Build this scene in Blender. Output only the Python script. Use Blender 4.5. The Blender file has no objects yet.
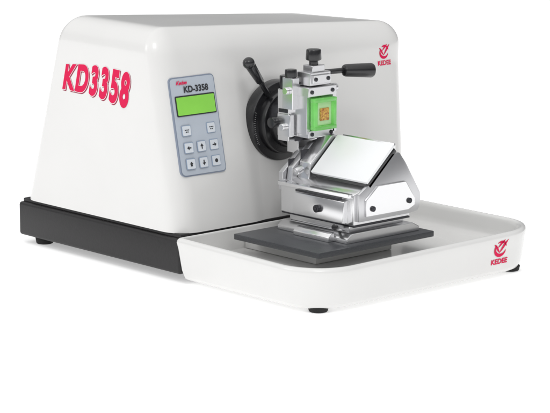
import bpy, bmesh, math, random
from mathutils import Vector, Matrix
S=0.0014
sc=bpy.context.scene
COL=sc.collection
sc.view_settings.view_transform='Standard'
sc.view_settings.look='None'
sc.view_settings.exposure=0
# ---------------- materials
def mat(name,col,rough=.4,metal=0.,noise=0.0,nscale=40.,bump=0.0,coat=0.,emit=0.,col2=None,trans=0.,spec=.5):
    m=bpy.data.materials.new(name); m.use_nodes=True
    nt=m.node_tree; b=nt.nodes['Principled BSDF']
    b.inputs['Base Color'].default_value=(*col,1); b.inputs['Roughness'].default_value=rough
    b.inputs['Metallic'].default_value=metal; b.inputs['Coat Weight'].default_value=coat
    b.inputs['Coat Roughness'].default_value=.12
    b.inputs['Specular IOR Level'].default_value=spec
    b.inputs['Transmission Weight'].default_value=trans
    if emit: 
        b.inputs['Emission Color'].default_value=(*col,1); b.inputs['Emission Strength'].default_value=emit
    tc=nt.nodes.new('ShaderNodeTexCoord'); n=nt.nodes.new('ShaderNodeTexNoise')
    n.inputs['Scale'].default_value=nscale; n.inputs['Detail'].default_value=6
    nt.links.new(tc.outputs['Object'],n.inputs['Vector'])
    if noise or col2:
        r=nt.nodes.new('ShaderNodeValToRGB')
        c2=col2 if col2 else tuple(c*(1-noise) for c in col)
        r.color_ramp.elements[0].color=(*c2,1); r.color_ramp.elements[1].color=(*col,1)
        r.color_ramp.elements[0].position=.35; r.color_ramp.elements[1].position=.65
        nt.links.new(n.outputs['Fac'],r.inputs['Fac']); nt.links.new(r.outputs['Color'],b.inputs['Base Color'])
        mr=nt.nodes.new('ShaderNodeMapRange'); mr.inputs['To Min'].default_value=rough*.92; mr.inputs['To Max'].default_value=rough*1.1
        nt.links.new(n.outputs['Fac'],mr.inputs['Value']); nt.links.new(mr.outputs['Result'],b.inputs['Roughness'])
    if bump:
        bp=nt.nodes.new('ShaderNodeBump'); bp.inputs['Strength'].default_value=bump; bp.inputs['Distance'].default_value=.0006
        nt.links.new(n.outputs['Fac'],bp.inputs['Height']); nt.links.new(bp.outputs['Normal'],b.inputs['Normal'])
    return m
M={}
M['white']=mat('white_paint',(.775,.77,.757),.32,0,.02,9,.02,.5)
M['tray']=mat('tray_paint',(.76,.757,.745),.26,0,.02,9,.02,.5)
M['black']=mat('black_cast',(.014,.013,.014),.5,0,.3,260,.25)
M['gloss']=mat('black_plastic',(.013,.013,.015),.28,0,.2,60,.0,.3)
M['rubber']=mat('rubber',(.012,.012,.012),.75,0,.3,80,.1)
M['plate']=mat('dark_plate',(.070,.073,.080),.38,0,.3,500,.15,0,0,(.052,.055,.060))
M['silver']=mat('satin_silver',(.80,.80,.81),.22,.95,.015,8)
M['satin']=mat('satin_aluminium',(.66,.66,.675),.3,.92,.015,8)
M['bright']=mat('polished_steel',(.90,.91,.92),.4,.12,.02,12,.0)
M['dark']=mat('dark_metal',(.06,.06,.068),.35,.7,.2,80,.05)
M['green']=mat('green_plastic',(.34,.93,.25),.25,0,.1,90,.0,.3,.05,None,.6)  # faint emission brightens the plastic, which has no light of its own
M['palegreen']=mat('pale_green_plastic',(.72,.98,.60),.3,0,.08,90,0,.2,.06,None,.45)  # insert also given a faint added glow
M['tissue']=mat('tissue',(.34,.09,.03),.5,0,.0,420,.2,0,0,(.74,.50,.10))
M['red']=mat('red_ink',(.72,.012,.085),.6,0,.03,60,0,0,0,None,0,.15)
M['shadowink']=mat('deep_red_ink',(.34,.04,.08),.6,0,.1,60,0,0,0,None,0,.15)
M['whiteink']=mat('white_ink',(.88,.80,.81),.6,0,.02,60,0,0,0,None,0,.15)
M['ink']=mat('black_ink',(.03,.03,.035),.5,0,.1,60)
M['panel']=mat('panel_foil',(.50,.55,.62),.4,0,.05,30)
M['panel_edge']=mat('panel_border',(.24,.28,.36),.4,0,.05,30)
M['lcd']=mat('lcd_green',(.27,.68,.09),.2,0,.12,14,0,.4,.1)
M['button']=mat('button_blue',(.30,.38,.50),.45,0,.06,60)
M['buttonface']=mat('button_face',(.70,.74,.79),.45,0,.04,60)
M['tick']=mat('grey_tick',(.45,.45,.45),.5,0,.04,60)
# ---------------- mesh helpers
def newbm(): return bmesh.new()
def merge(dst,src,mi=0):
    for f in src.faces: f.material_index=mi
    me=bpy.data.meshes.new('t'); src.to_mesh(me); src.free(); dst.from_mesh(me); bpy.data.meshes.remove(me)
def bev(b,w,seg=2,ang=30):
    if w<=0: return
    es=[e for e in b.edges if len(e.link_faces)==2 and e.calc_face_angle(0)>math.radians(ang)]
    bmesh.ops.bevel(b,geom=es,offset=w,segments=seg,profile=.5,affect='EDGES',clamp_overlap=True)
def box(dst,x0,x1,y0,y1,z0,z1,w=1.,mi=0,M4=None,seg=2):
    b=newbm(); bmesh.ops.create_cube(b,size=1)
    for v in b.verts: v.co=Vector(((x0+x1)/2+v.co.x*(x1-x0),(y0+y1)/2+v.co.y*(y1-y0),(z0+z1)/2+v.co.z*(z1-z0)))
    bev(b,w,seg)
    if M4: b.transform(M4)
    merge(dst,b,mi)
def cyl(dst,p0,p1,r0,r1=None,n=40,w=.6,mi=0):
    r1=r0 if r1 is None else r1
    p0=Vector(p0);p1=Vector(p1);d=p1-p0
    b=newbm(); bmesh.ops.create_cone(b,cap_ends=True,segments=n,radius1=r0,radius2=r1,depth=d.length)
    bev(b,w,2,50)
    b.transform(Matrix.Translation((p0+p1)/2)@d.to_track_quat('Z','Y').to_matrix().to_4x4())
    merge(dst,b,mi)
def sph(dst,c,r,mi=0,sc3=(1,1,1)):
    b=newbm(); bmesh.ops.create_uvsphere(b,u_segments=28,v_segments=16,radius=r)
    for v in b.verts: v.co=Vector((v.co.x*sc3[0],v.co.y*sc3[1],v.co.z*sc3[2]))+Vector(c)
    merge(dst,b,mi)
def prism(dst,prof,a0,a1,fn,w=1.,mi=0,seg=2):
    b=newbm(); A=[b.verts.new(fn(p[0],p[1],a0)) for p in prof]; B=[b.verts.new(fn(p[0],p[1],a1)) for p in prof]
    n=len(prof); b.faces.new(A); b.faces.new(B[::-1])
    for i in range(n): b.faces.new((A[i],B[i],B[(i+1)%n],A[(i+1)%n]))
    bmesh.ops.recalc_face_normals(b,faces=b.faces); bev(b,w,seg,15); merge(dst,b,mi)
XZ=lambda x,z,y:Vector((x,y,z))
WORLD={}
def obj(name,b,mats,parent=None,label=None,ang=32):
    bmesh.ops.recalc_face_normals(b,faces=b.faces)
    me=bpy.data.meshes.new(name)
    cs=[v.co for v in b.verts]
    lo=Vector([min(c[i] for c in cs) for i in range(3)]); hi=Vector([max(c[i] for c in cs) for i in range(3)])
    c=(lo+hi)/2
    bmesh.ops.translate(b,verts=b.verts,vec=-c)
    b.to_mesh(me); b.free()
    me.shade_smooth(); me.set_sharp_from_angle(angle=math.radians(ang))
    for m in (mats if isinstance(mats,(list,tuple)) else [mats]): me.materials.append(M[m])
    o=bpy.data.objects.new(name,me); COL.objects.link(o)
    WORLD[o.name]=c
    if parent: o.parent=parent; o.location=c-WORLD[parent.name]
    else: o.location=c
    if label: o['label']=label
    return o
def text_bm(s,size,off=0.0,ext=.25,shear=0.,space=1.0,res=6):
    cu=bpy.data.curves.new('txt','FONT'); cu.body=s; cu.size=size; cu.offset=off; cu.extrude=ext
    cu.shear=shear; cu.space_character=space; cu.resolution_u=res; cu.align_x='CENTER'; cu.align_y='CENTER'
    o=bpy.data.objects.new('txt',cu); COL.objects.link(o); bpy.context.view_layer.update()
    dg=bpy.context.evaluated_depsgraph_get(); me=bpy.data.meshes.new_from_object(o.evaluated_get(dg))
    b=newbm(); b.from_mesh(me); bpy.data.objects.remove(o); bpy.data.meshes.remove(me)
    bmesh.ops.remove_doubles(b,verts=b.verts,dist=1e-4)
    xs=[v.co.x for v in b.verts]; ys=[v.co.y for v in b.verts]
    cx=(min(xs)+max(xs))/2; cy=(min(ys)+max(ys))/2
    for v in b.verts: v.co.x-=cx; v.co.y-=cy
    return b,max(xs)-min(xs),max(ys)-min(ys)
def ss(a,b,x):
    t=max(0,min(1,(x-a)/(b-a))); return t*t*(3-2*t)

# ---------------- root
root=bpy.data.objects.new('microtome',None); COL.objects.link(root); root.location=(170,250,0); WORLD['microtome']=Vector((170,250,0))
root['label']='white rotary microtome with black base, keypad panel and white tray'
root['category']='laboratory microtome'

# ---------------- housing
BX,BY,BZ=354.,283.,214.
R=29.
def corner(u,v,w):
    c={(0,0,0):(0,217,50),(1,0,0):(354,217,50),(0,1,0):(0,500,50),(1,1,0):(354,500,50),
       (0,0,1):(0,262,266),(1,0,1):(377,257,244),(0,1,1):(0,427,267),(1,1,1):(365,424,240)}
    p=Vector((0,0,0))
    for (i,j,k),q in c.items():
        p+=Vector(q)*((u if i else 1-u)*(v if j else 1-v)*(w if k else 1-w))
    return p
def recess(x,z):
    return 3.5*ss(104,128,x)*(1-ss(196,225,z))
def surf(p):
    u,v,w=p.x/BX,p.y/BY,p.z/BZ
    q=corner(u,v,w)
    q.y+=recess(q.x,q.z)*max(0,1-v/.14)
    return q
def front(x,z,off=0.):
    w=(z-50)/214.
    for _ in range(4):
        u=x/(354+23*w); w=(z-50)/(216-22*u)
    y=217+w*(45*(1-u)+40*u)+recess(x,z)
    if x<R: y+=.66*(R-math.sqrt(max(0,R*R-(R-x)**2)))
    return Vector((x,y-off,z))
def lin(a,b,n): return [a+(b-a)*i/n for i in range(n+1)]
def ticks(L,extra=()):
    t=set(round(x,3) for x in lin(0,R,10)+lin(L-R,L,10)+lin(R,L-R,max(2,int(L/14))))
    for a,b_,n in extra: t|=set(round(x,3) for x in lin(a,b_,n))
    return sorted(t)
tx=ticks(BX,[(98,126,12)]); ty=ticks(BY); tz=ticks(BZ,[(145,180,14)])
b=newbm()
def rnd(q):
    c=Vector((min(max(q.x,R),BX-R),min(max(q.y,R),BY-R),min(q.z,BZ-R)))
    d=q-c
    return c+d.normalized()*R if d.length>1e-6 else q
def grid(ta,tb,fn):
    vs=[[b.verts.new(surf(rnd(fn(a,c)))) for c in tb] for a in ta]
    for i in range(len(ta)-1):
        for j in range(len(tb)-1): b.faces.new((vs[i][j],vs[i+1][j],vs[i+1][j+1],vs[i][j+1]))
grid(tx,tz,lambda a,c:Vector((a,0,c))); grid(tx,tz,lambda a,c:Vector((a,BY,c)))
grid(ty,tz,lambda a,c:Vector((0,a,c))); grid(ty,tz,lambda a,c:Vector((BX,a,c)))
grid(tx,ty,lambda a,c:Vector((a,c,BZ)))
bmesh.ops.remove_doubles(b,verts=b.verts,dist=.01)
be=[e for e in b.edges if len(e.link_faces)==1]
bmesh.ops.holes_fill(b,edges=be,sides=0)
housing=obj('housing',b,'white',root,'smooth white painted cover with sloping front')
def side_map(W,H):
    def f(co):
        t=co.x/W+.5; h=co.y/H+.5
        y=414-t*115
        zb=184.5-10*t+3*math.sin(t*math.pi); hh=29+12*t
        return Vector((0,y-(h-.5)*6,zb+h*hh))
    return f
WH=[]
def side_text(nm,off,mt,xo,sh,label=None):
    tb,W,H=text_bm('KD3358',30,off,.05,.08,1.2,10)
    if not WH: WH.extend((W,H))
    f=side_map(*WH)
    for v in tb.verts:
        z=v.co.z; p=f(v.co); p.x=-xo-z*.5; p.y-=sh; p.z-=sh; v.co=p
    obj(nm,tb,mt,housing,label)
side_text('lettering',1.35,'red',.42,0,'large bold pinkish red model lettering')
side_text('lettering_outline',1.8,'whiteink',.30,.1)
side_text('lettering_shadow',1.8,'shadowink',.15,1.1)
def emblem(place,s,parent,offs=.4,wx=1.):
    b=newbm()
    def strip(fn,n,mi=0):
        P=[fn(i/n) for i in range(n+1)]
        va=[(b.verts.new(place(a[0]*s*wx,a[1]*s,offs)),b.verts.new(place(c[0]*s*wx,c[1]*s,offs))) for a,c in P]
        for i in range(n):
            fc=b.faces.new((va[i][0],va[i+1][0],va[i+1][1],va[i][1])); fc.material_index=mi
    def arc(r,a0,a1,w,cx=0,cy=0):
        def g(t):
            a=math.radians(a0+(a1-a0)*t); ww=w*math.sin(math.pi*min(1,max(0.02,t)))+.03
            return ((cx+(r-ww)*math.cos(a),cy+(r-ww)*math.sin(a)),(cx+(r+ww)*math.cos(a),cy+(r+ww)*math.sin(a)))
        return g
    strip(arc(.82,145,345,.17),28)
    strip(arc(.85,15,125,.12),18)
    strip(lambda t:((-1.0+.95*t,.62-1.15*t-.16*math.sin(3.14*t)),(-1.0+.95*t,.62-1.15*t+.32*math.sin(3.14*t))),16)
    strip(lambda t:((-.18+1.3*t,-.55+1.6*t-.2*math.sin(3.14*t)),(-.18+1.3*t,-.55+1.6*t+.30*math.sin(3.14*t))),16)
    strip(lambda t:((-.45+1.1*t,.1+.95*t-.1*math.sin(3.14*t)),(-.45+1.1*t,.1+.95*t+.26*math.sin(3.14*t))),14)
    return obj('emblem',b,'red',parent,'small red swirl emblem')
def flatplace(fn,cx,cz):
    return lambda a,c,o:fn(cx+a,cz+c,o)
emblem(flatplace(front,336,212),8,housing,.3)
tb,_,_=text_bm('KEDEE',7.2,.25,.05)
for v in tb.verts: z=v.co.z; v.co=front(336+v.co.x,199.5+v.co.y,.25+z*.5)
obj('lettering',tb,'red',housing,'small red brand lettering')

# ---------------- control panel
def rrect(x0,x1,z0,z1,r,n=6):
    pts=[]
    for cx,cz,a0 in ((x1-r,z1-r,0),(x0+r,z1-r,90),(x0+r,z0+r,180),(x1-r,z0+r,270)):
        for i in range(n+1):
            a=math.radians(a0+90*i/n); pts.append((cx+r*math.cos(a),cz+r*math.sin(a)))
    return pts
def slab(dst,x0,x1,z0,z1,r,o0,o1,mi=0):
    P=rrect(x0,x1,z0,z1,r); A=[dst.verts.new(front(x,z,o1)) for x,z in P]; B=[dst.verts.new(front(x,z,o0)) for x,z in P]
    f1=dst.faces.new(A); f1.material_index=mi
    for i in range(len(P)):
        q=dst.faces.new((A[i],B[i],B[(i+1)%len(P)],A[(i+1)%len(P)])); q.material_index=mi
PX=45.5
b=newbm(); slab(b,PX-31,PX+30,109,213,5,-2.2,1.5)
panel=obj('control_panel',b,'panel_edge',root,'blue-grey keypad panel with green display')
b=newbm(); slab(b,PX-29.8,PX+28.8,110.4,211.8,4,1.4,1.85); obj('panel_foil',b,'panel',panel)
b=newbm(); slab(b,PX-27,PX+27,172,193.5,1.5,1.7,2.5); obj('display_bezel',b,'ink',panel)
b=newbm(); slab(b,PX-25.8,PX+25.8,173.3,192.2,1,2.4,2.9); obj('display',b,'lcd',panel,'bright green lit display')
tb,_,_=text_bm('KD-3358',9.2,.28,.05)
for v in tb.verts: z=v.co.z; v.co=front(PX+3+v.co.x,199.8+v.co.y,2.1+z*.5)
obj('lettering',tb,'ink',panel,'black model lettering')
tb,_,_=text_bm('Kedee',5.6,.15,.05,.4)
for v in tb.verts: z=v.co.z; v.co=front(PX-16+v.co.x,207.2+v.co.y,2.1+z*.5)
obj('lettering',tb,'red',panel,'tiny red brand lettering')
btn=[(-18,157,'a'),(16,157,'b'),(-18,139,'left'),(-.5,139,'up'),(17,139,'right'),(-18,122,'home'),(-.5,122,'down'),(17,122,'dot')]
for bx,bz,k in btn:
    bx+=PX
    b=newbm(); slab(b,bx-6,bx+6,bz-5.7,bz+5.7,1.2,1.7,2.3,0); slab(b,bx-5.3,bx+5.3,bz-5,bz+5,1,2.1,2.7,1)
    def g(pts):
        vs=[b.verts.new(front(bx+p[0]*.8,bz+p[1]*.8,2.9)) for p in pts]; fc=b.faces.new(vs); fc.material_index=2
    if k in('up','down'):
        s=1 if k=='up' else -1
        g([(0,3.8*s),(-2.9,.2*s),(2.9,.2*s)]); g([(-.9,.2*s),(-.9,-3.3*s),(.9,-3.3*s),(.9,.2*s)])
    elif k in('left','right'):
        s=1 if k=='right' else -1
        g([(3.8*s,0),(.2*s,2.7),(.2*s,-2.7)]); g([(.2*s,.8),(-3.3*s,.8),(-3.3*s,-.8),(.2*s,-.8)])
    elif k in('a','b'):
        for (xa,xb,za) in ((-3.6,-1.4,.4),(-.8,1.2,.4),(1.8,3.6,.4),(-2.4,-.4,-2.2),(.3,2.4,-2.2)):
            g([(xa,za),(xb,za),(xb,za+1.2),(xa,za+1.2)])
    elif k=='home': g([(0,3.2),(-3,0),(-1.5,0),(-1.5,-2.8),(1.5,-2.8),(1.5,0),(3,0)])
    else: g([(2.7*math.cos(i*.6283),2.7*math.sin(i*.6283)) for i in range(10)])
    obj('button',b,['button','buttonface','ink'],panel)

# ---------------- base
b=newbm(); box(b,-1.5,354,216,501.5,7.5,46,3.5,0,None,3); box(b,3,351,219,498,45,50.2,1.5)
base=obj('base',b,'black',root,'black cast base under the housing')
for x,y in ((16,476),(338,476),(22,26),(306,24)):
    b=newbm(); z1=7.5 if y>100 else 4.6
    cyl(b,(x,y,-1.5),(x,y,z1),9.5,11,32,1.2); cyl(b,(x,y,z1-.5),(x,y,z1+3),7,7,24,.3)
    obj('foot',b,'rubber',root)

# ---------------- tray
def ring(inset,zf,n=18):
    x0,x1,y0,y1=-10+inset,335-inset,-4+inset,215-min(inset,6)
    rf=max(56-inset,8); rb=max(6-inset*.3,2)
    P=[]
    def cor(cx,cy,r,a0):
        for i in range(n+1):
            a=math.radians(a0+90*i/n); P.append((cx+r*math.cos(a),cy+r*math.sin(a)))
    def ln(p,q,m=12):
        for i in range(1,m): P.append((p[0]+(q[0]-p[0])*i/m,p[1]+(q[1]-p[1])*i/m))
    cor(x0+rf,y0+rf,rf,180); ln((x0+rf,y0),(x1-rf,y0))
    cor(x1-rf,y0+rf,rf,270); ln((x1,y0+rf),(x1,y1-rb))
    cor(x1-rb,y1-rb,rb,0); ln((x1-rb,y1),(x0+rb,y1))
    cor(x0+rb,y1-rb,rb,90); ln((x0,y1-rb),(x0,y0+rf))
    return [Vector((x,y,zf(x,y))) for x,y in P]
def rim(x,y): return 46.5+3*min(1,max(0,max(y/216,x/330)))
b=newbm(); prof=[(22,lambda x,y:2.2),(14,lambda x,y:2.8),(9,lambda x,y:5),(6.4,lambda x,y:9),(4.6,lambda x,y:15)]
for t in (.25,.5,.75): prof.append((4.6-3.8*t,lambda x,y,t=t:15+(rim(x,y)-19)*t))
prof+=[(.4,lambda x,y:rim(x,y)-4.6),(1.0,lambda x,y:rim(x,y)-2.2),(2.4,lambda x,y:rim(x,y)-.5),(4.8,lambda x,y:rim(x,y)+.2),(7.2,lambda x,y:rim(x,y)-.5),(9,lambda x,y:rim(x,y)-2.4),(10,lambda x,y:rim(x,y)-5.5),
 (11.5,lambda x,y:35),(13,lambda x,y:30),(16,lambda x,y:27.4),(21,lambda x,y:26.2),(27,lambda x,y:26)]
rings=[[b.verts.new(p) for p in ring(i,zf)] for i,zf in prof]
n=len(rings[0])
for k in range(len(rings)-1):
    for i in range(n): b.faces.new((rings[k][i],rings[k][(i+1)%n],rings[k+1][(i+1)%n],rings[k+1][i]))
b.faces.new(rings[0][::-1]); b.faces.new(rings[-1])
tray=obj('tray',b,'tray',root,'shallow white waste tray with rounded corners',60)
def trayf(x,z,o):
    if z<15: yy=4.6+(15-z)/6*1.8
    else: yy=4.6-(z-15)/30*3.9
    return Vector((x,yy-4-o,z))
emblem(flatplace(trayf,262,33),9,tray,.5,1.15)
tb,_,_=text_bm('KEDEE',7.8,.26,.02)
for v in tb.verts: z=v.co.z; v.co=trayf(262+v.co.x*1.12,19+v.co.y,.45+z*.4)
obj('lettering',tb,'red',tray,'small red brand lettering')

# ---------------- stage plate
b=newbm(); box(b,54,223,59,192,42.2,48.5,.8); box(b,84,196,96,208,26.2,42.2,1,1)
stage=obj('stage_plate',b,['plate','tray'],root,'dark grey metal stage plate')

# ---------------- blade holder
b=newbm(); prism(b,[(104,48),(214,48),(214,53),(203,58.5),(112,58.5),(104,53)],70,180,XZ,.8)
prism(b,[(96,48),(105,48),(105,58),(100,57),(96,53)],90,146,XZ,.8)
box(b,116,198,79,173,58.5,66,.8)
holder=obj('blade_holder',b,'silver',root,'silver angular machined blade holder clamped on the stage',22)
b=newbm()
prism(b,[(111,67),(196,67),(204,90),(173,138),(166,138),(131,107),(111,100)],68,182,XZ,.9)
prism(b,[(102,70),(111.5,68),(111.5,95),(105,93)],76,154,XZ,.8)
box(b,106,112.5,70,182,97,101.5,.6)
obj('clamp_body',b,'silver',holder,None,22)
def gap(p,*a):
    b=newbm(); box(b,*a,.1); obj('joint_gap',b,'dark',p)
gap(holder,103,106,80,150,95,97); gap(holder,111.2,195,66.5,181,65.6,67.4)
# rounded cheek outline
ck=[(116,71),(192,71)]+[(209+6*math.cos(math.radians(a))-6,86+14*math.sin(math.radians(a))) for a in range(-75,31,21)]+[(196,112),(186,128),(176,140),(165,140),(132,111),(116,101)]
b=newbm(); prism(b,ck,64,68.3,XZ,.7)
obj('side_cheek',b,'satin',holder,None,24)
b=newbm(); prism(b,[(124,76),(188,76),(198,80),(198,88),(184,108),(142,108),(124,94)],61.5,64.4,XZ,.6)
obj('clamp_cover',b,'silver',holder,None,22)
for x,z in ((189,86),(134,84)):
    b=newbm(); cyl(b,(x,62,z),(x,59.6,z),3,3,28,.4); obj('cap_screw',b,'dark',holder)
b=newbm(); prism(b,[(124,101),(168,101),(174,138),(170,149),(158,149),(128,122)],152,170,XZ,.7)
obj('clamp_jaw',b,'silver',holder,None,22)
b=newbm(); prism(b,[(116,98),(164,98),(168,128),(160,142),(148,140),(119,116)],171,179,XZ,.7)
prism(b,[(112,90),(152,90),(158,122),(146,134),(136,130),(112,110)],180,187,XZ,.7)
obj('wing_plate',b,'satin',holder,None,22)
gap(holder,130,150,170,171.2,104,134); gap(holder,120,146,179,180.2,98,124)
b=newbm(); cyl(b,(122,161,116),(113,161,113),4.4,4.4,28,.6); cyl(b,(113.4,161,113.1),(112.2,161,112.7),2.2,2.2,6,.1)
obj('locking_screw',b,'satin',holder)
d=Vector((39,0,35)).normalized(); nrm=Vector((-d.z,0,d.x))
def slope(a,o):
    p=Vector((131,0,109))+d*a+nrm*o; return (p.x,p.z)
b=newbm(); prism(b,[slope(-1,-3),slope(52,-3),slope(52,4.4),slope(-1,4.4)],64,148,XZ,.4)
obj('plate_carrier',b,'gloss',holder)
b=newbm(); prism(b,[slope(-1.6,4.6),slope(53,4.6),slope(53,8),slope(-1.6,8)],62,149,XZ,.7)
obj('pressure_plate',b,'bright',holder,'bright nearly white sloping plate')
b=newbm(); prism(b,[(173,138),(176,149),(178,148),(178,138)],72,152,XZ,.3)
obj('blade',b,'silver',holder)
b=newbm(); cyl(b,(103.5,114,81),(99,114,81),4.2,4.2,32,.6); cyl(b,(99.2,114,81),(98.2,114,81),2.2,2.2,6,.2)
obj('locking_screw',b,'dark',holder)
b=newbm(); cyl(b,(112,92,62),(104,86,64),1.8,1.8,16,.3); cyl(b,(105,87,63.8),(94,79,67),2.6,3.4,24,1.0)
obj('clamp_lever',b,'gloss',holder)
kf=.98; P=Vector((158,128,48.2)); c0=WORLD[holder.name]
holder.location=P+(c0-P)*kf-WORLD['microtome']+Vector((0,0,.5))
holder.data.transform(Matrix.Scale(kf,4))
for ch in holder.children: ch.location*=kf; ch.data.transform(Matrix.Scale(kf,4))

# ---------------- specimen head
DX=160; DZ=154
b=newbm(); cyl(b,(DX,246,DZ),(DX,231,DZ),45,44,80,1.6); cyl(b,(DX,232,DZ),(DX,221,DZ),36,35,72,1.4)
cyl(b,(DX,222,DZ),(DX,211,DZ),28,26,56,1.4)
head=obj('specimen_arm',b,'gloss',root,'black round arm flange carrying the specimen clamp')
b=newbm()
for i in range(17):
    a=math.radians(162+i*3.2); r0,r1=(40.2,43 if i%5==0 else 41.8)
    c,s=math.cos(a),math.sin(a)
    p=Vector((DX+c*r0,230.7,DZ+s*r0)); q=Vector((DX+c*r1,230.7,DZ+s*r1)); t=Vector((-s,0,c))*.22
    vs=[b.verts.new(k) for k in (p-t,q-t,q+t,p+t)]; b.faces.new(vs)
obj('scale_marking',b,'tick',head)
b=newbm(); cyl(b,(152,226,160),(152,200,166),22,20,48,1.5)
obj('arm_joint',b,'dark',head)
b=newbm(); cyl(b,(136,228,186),(118,222,204),3.4,3.0,20,.5); cyl(b,(120,223,202),(99,217,224),4.4,5.8,32,1.6); sph(b,(98,217,225),6.6)
obj('clamp_lever',b,'gloss',head)
b=newbm(); box(b,128,176,186,204,140,196,.7); box(b,133,172,178,188,146,202,.6)
box(b,124,134,176,192,176,210,.5); box(b,124,130,180,200,146,170,.5)
cyl(b,(124,190,156),(120,190,156),4,4,24,.4); cyl(b,(124,184,196),(120,184,196),4,4,24,.4)
box(b,140,168,184,202,126,141,.6); box(b,146,162,180,200,112,127,.6)
obj('orientation_block',b,'silver',head,None,22)
gap(head,131,175,179,180.2,141,145.4); gap(head,127.4,128.2,188,202,171,175); gap(head,134,170,177.2,178.2,203,205)
b=newbm()
box(b,133,171,160,178,146,154,.5); box(b,131,172,158,177,191,201,.5); box(b,137,167,162,183,202,216,.6)
box(b,168,174,160,178,150,201,.5); box(b,132,137,162,180,150,198,.4); box(b,143,161,165,180,216,223,.5)
box(b,139,165,159.5,162.5,204.5,213.5,.5)
cyl(b,(174,170,196),(182,170,196),4.6,4.6,24,.5); cyl(b,(174,170,158),(180,170,158),4,4,24,.4)
obj('cassette_clamp',b,'satin',head,None,22)
for x,z,y in ((136,196,158.5),(166,196,158.5),(143,209,160),(161,209,160),(138,150,160.5),(166,150,160.5)):
    b=newbm(); cyl(b,(x,y,z),(x,y-1.6,z),2.2,2.2,20,.3); cyl(b,(x,y-1.4,z),(x,y-1.75,z),1.2,1.2,6,.05); obj('cap_screw',b,'dark',head)
b=newbm(); cyl(b,(151,172,222),(151,172,229),5,5,28,.4); cyl(b,(151,172,228),(151,172,240),8.6,8,40,1.4)
obj('clamp_knob',b,'gloss',head)
b=newbm(); cyl(b,(167,186,211),(207,180,211),3.0,3.0,20,.4); cyl(b,(203,180.2,211),(240,171.5,208.5),6.8,8.2,32,3)
obj('orientation_lever',b,'gloss',head)
for P0,P1,r in (((129,184,210),(129,184,219),6.5),((128,202,160),(116,202,160),6),((138,200,196),(138,200,210),8)):
    b=newbm(); cyl(b,P0,P1,r,r,32,1); obj('adjusting_screw',b,'gloss',head)
b=newbm()
x0,x1,z0,z1=136,168,154.5,189
box(b,x0,x1,153,161,z1-4.5,z1,.8); box(b,x0,x1,153,161,z0,z0+4.5,.8)
box(b,x0,x0+4.5,153.3,160.7,z0+4,z1-4,.7); box(b,x1-4.5,x1,153.3,160.7,z0+4,z1-4,.7)
box(b,x0+4,x1-4,159,160,z0+4,z1-4,.3)
cas=obj('tissue_cassette',b,'green',head,'translucent bright green tissue cassette')
b=newbm(); box(b,x0+4.7,x1-4.7,156.6,158.8,z0+4.7,z1-4.7,.6); obj('cassette_insert',b,'palegreen',cas)
b=newbm(); box(b,x0+9.5,x1-9.5,154.8,156.8,z0+10,z1-11,.6); obj('tissue_sample',b,'tissue',cas,'small flat golden brown tissue block')

# ---------------- ground
b=newbm(); bmesh.ops.create_grid(b,x_segments=8,y_segments=8,size=9000)
for v in b.verts: v.co.z=-1.6
g=obj('ground',b,'white'); g['kind']='structure'
gm=mat('white_sweep',(.93,.93,.93),.9,0,.004,3,0,0,.42); g.data.materials[0]=gm  # emission added so the floor stays pure white; the sweep is no lamp

# ---------------- scale to metres
done=set()
for o in list(COL.objects):
    o.location=o.location*S
    if o.type=='MESH' and o.data.name not in done:
        o.data.transform(Matrix.Scale(S,4)); done.add(o.data.name)

# ---------------- camera
e=math.radians(11.3); t=math.radians(42.2); f=2509.
ce,se,ct,st=math.cos(e),math.sin(e),math.cos(t),math.sin(t)
F=Vector((st*ce,ct*ce,-se)); Rv=Vector((ct,-st,0)); U=Vector((st*se,ct*se,ce))
C=(-F*f-Rv*45+U*111.5)*S
cam=bpy.data.cameras.new('camera'); co=bpy.data.objects.new('camera',cam); COL.objects.link(co)
co.matrix_world=Matrix.Translation(C)@Matrix((Rv,U,-F)).transposed().to_4x4()
cam.lens=f/550*36; cam.sensor_width=36; cam.clip_start=.05; cam.clip_end=200
sc.camera=co
# ---------------- light
w=bpy.data.worlds.new('World'); sc.world=w; w.use_nodes=True
nt=w.node_tree; bg=nt.nodes['Background']; bg.inputs['Strength'].default_value=.79
tc=nt.nodes.new('ShaderNodeTexCoord'); sp=nt.nodes.new('ShaderNodeSeparateXYZ'); rp=nt.nodes.new('ShaderNodeValToRGB')
nt.links.new(tc.outputs['Generated'],sp.inputs[0]); nt.links.new(sp.outputs['Z'],rp.inputs[0])
R_=rp.color_ramp
R_.elements[0].position=0; R_.elements[0].color=(.18,.185,.20,1)
R_.elements[1].position=.9; R_.elements[1].color=(1.55,1.55,1.55,1)
k=R_.elements.new(.30); k.color=(.36,.365,.375,1)
k=R_.elements.new(.42); k.color=(1.0,1.0,1.0,1)
mr=nt.nodes.new('ShaderNodeMapRange'); mr.inputs['From Min'].default_value=.1; mr.inputs['From Max'].default_value=.9
mr.inputs['To Min'].default_value=1.; mr.inputs['To Max'].default_value=.5
nt.links.new(sp.outputs['X'],mr.inputs['Value'])
mx=nt.nodes.new('ShaderNodeVectorMath'); mx.operation='SCALE'
nt.links.new(rp.outputs[0],mx.inputs[0]); nt.links.new(mr.outputs['Result'],mx.inputs['Scale'])
nt.links.new(mx.outputs[0],bg.inputs['Color'])
def area(loc,tgt,size,power,col=(1,1,1)):
    l=bpy.data.lights.new('softbox','AREA'); l.size=size; l.energy=power; l.color=col
    o=bpy.data.objects.new('softbox',l); COL.objects.link(o); o.location=loc
    o.rotation_euler=(Vector(tgt)-Vector(loc)).to_track_quat('-Z','Y').to_euler()
area((-1.2,-1.4,2.3),(.2,.3,.1),.8,14.5)
area((-2.0,1.0,1.3),(.1,.4,.2),.8,6.5)
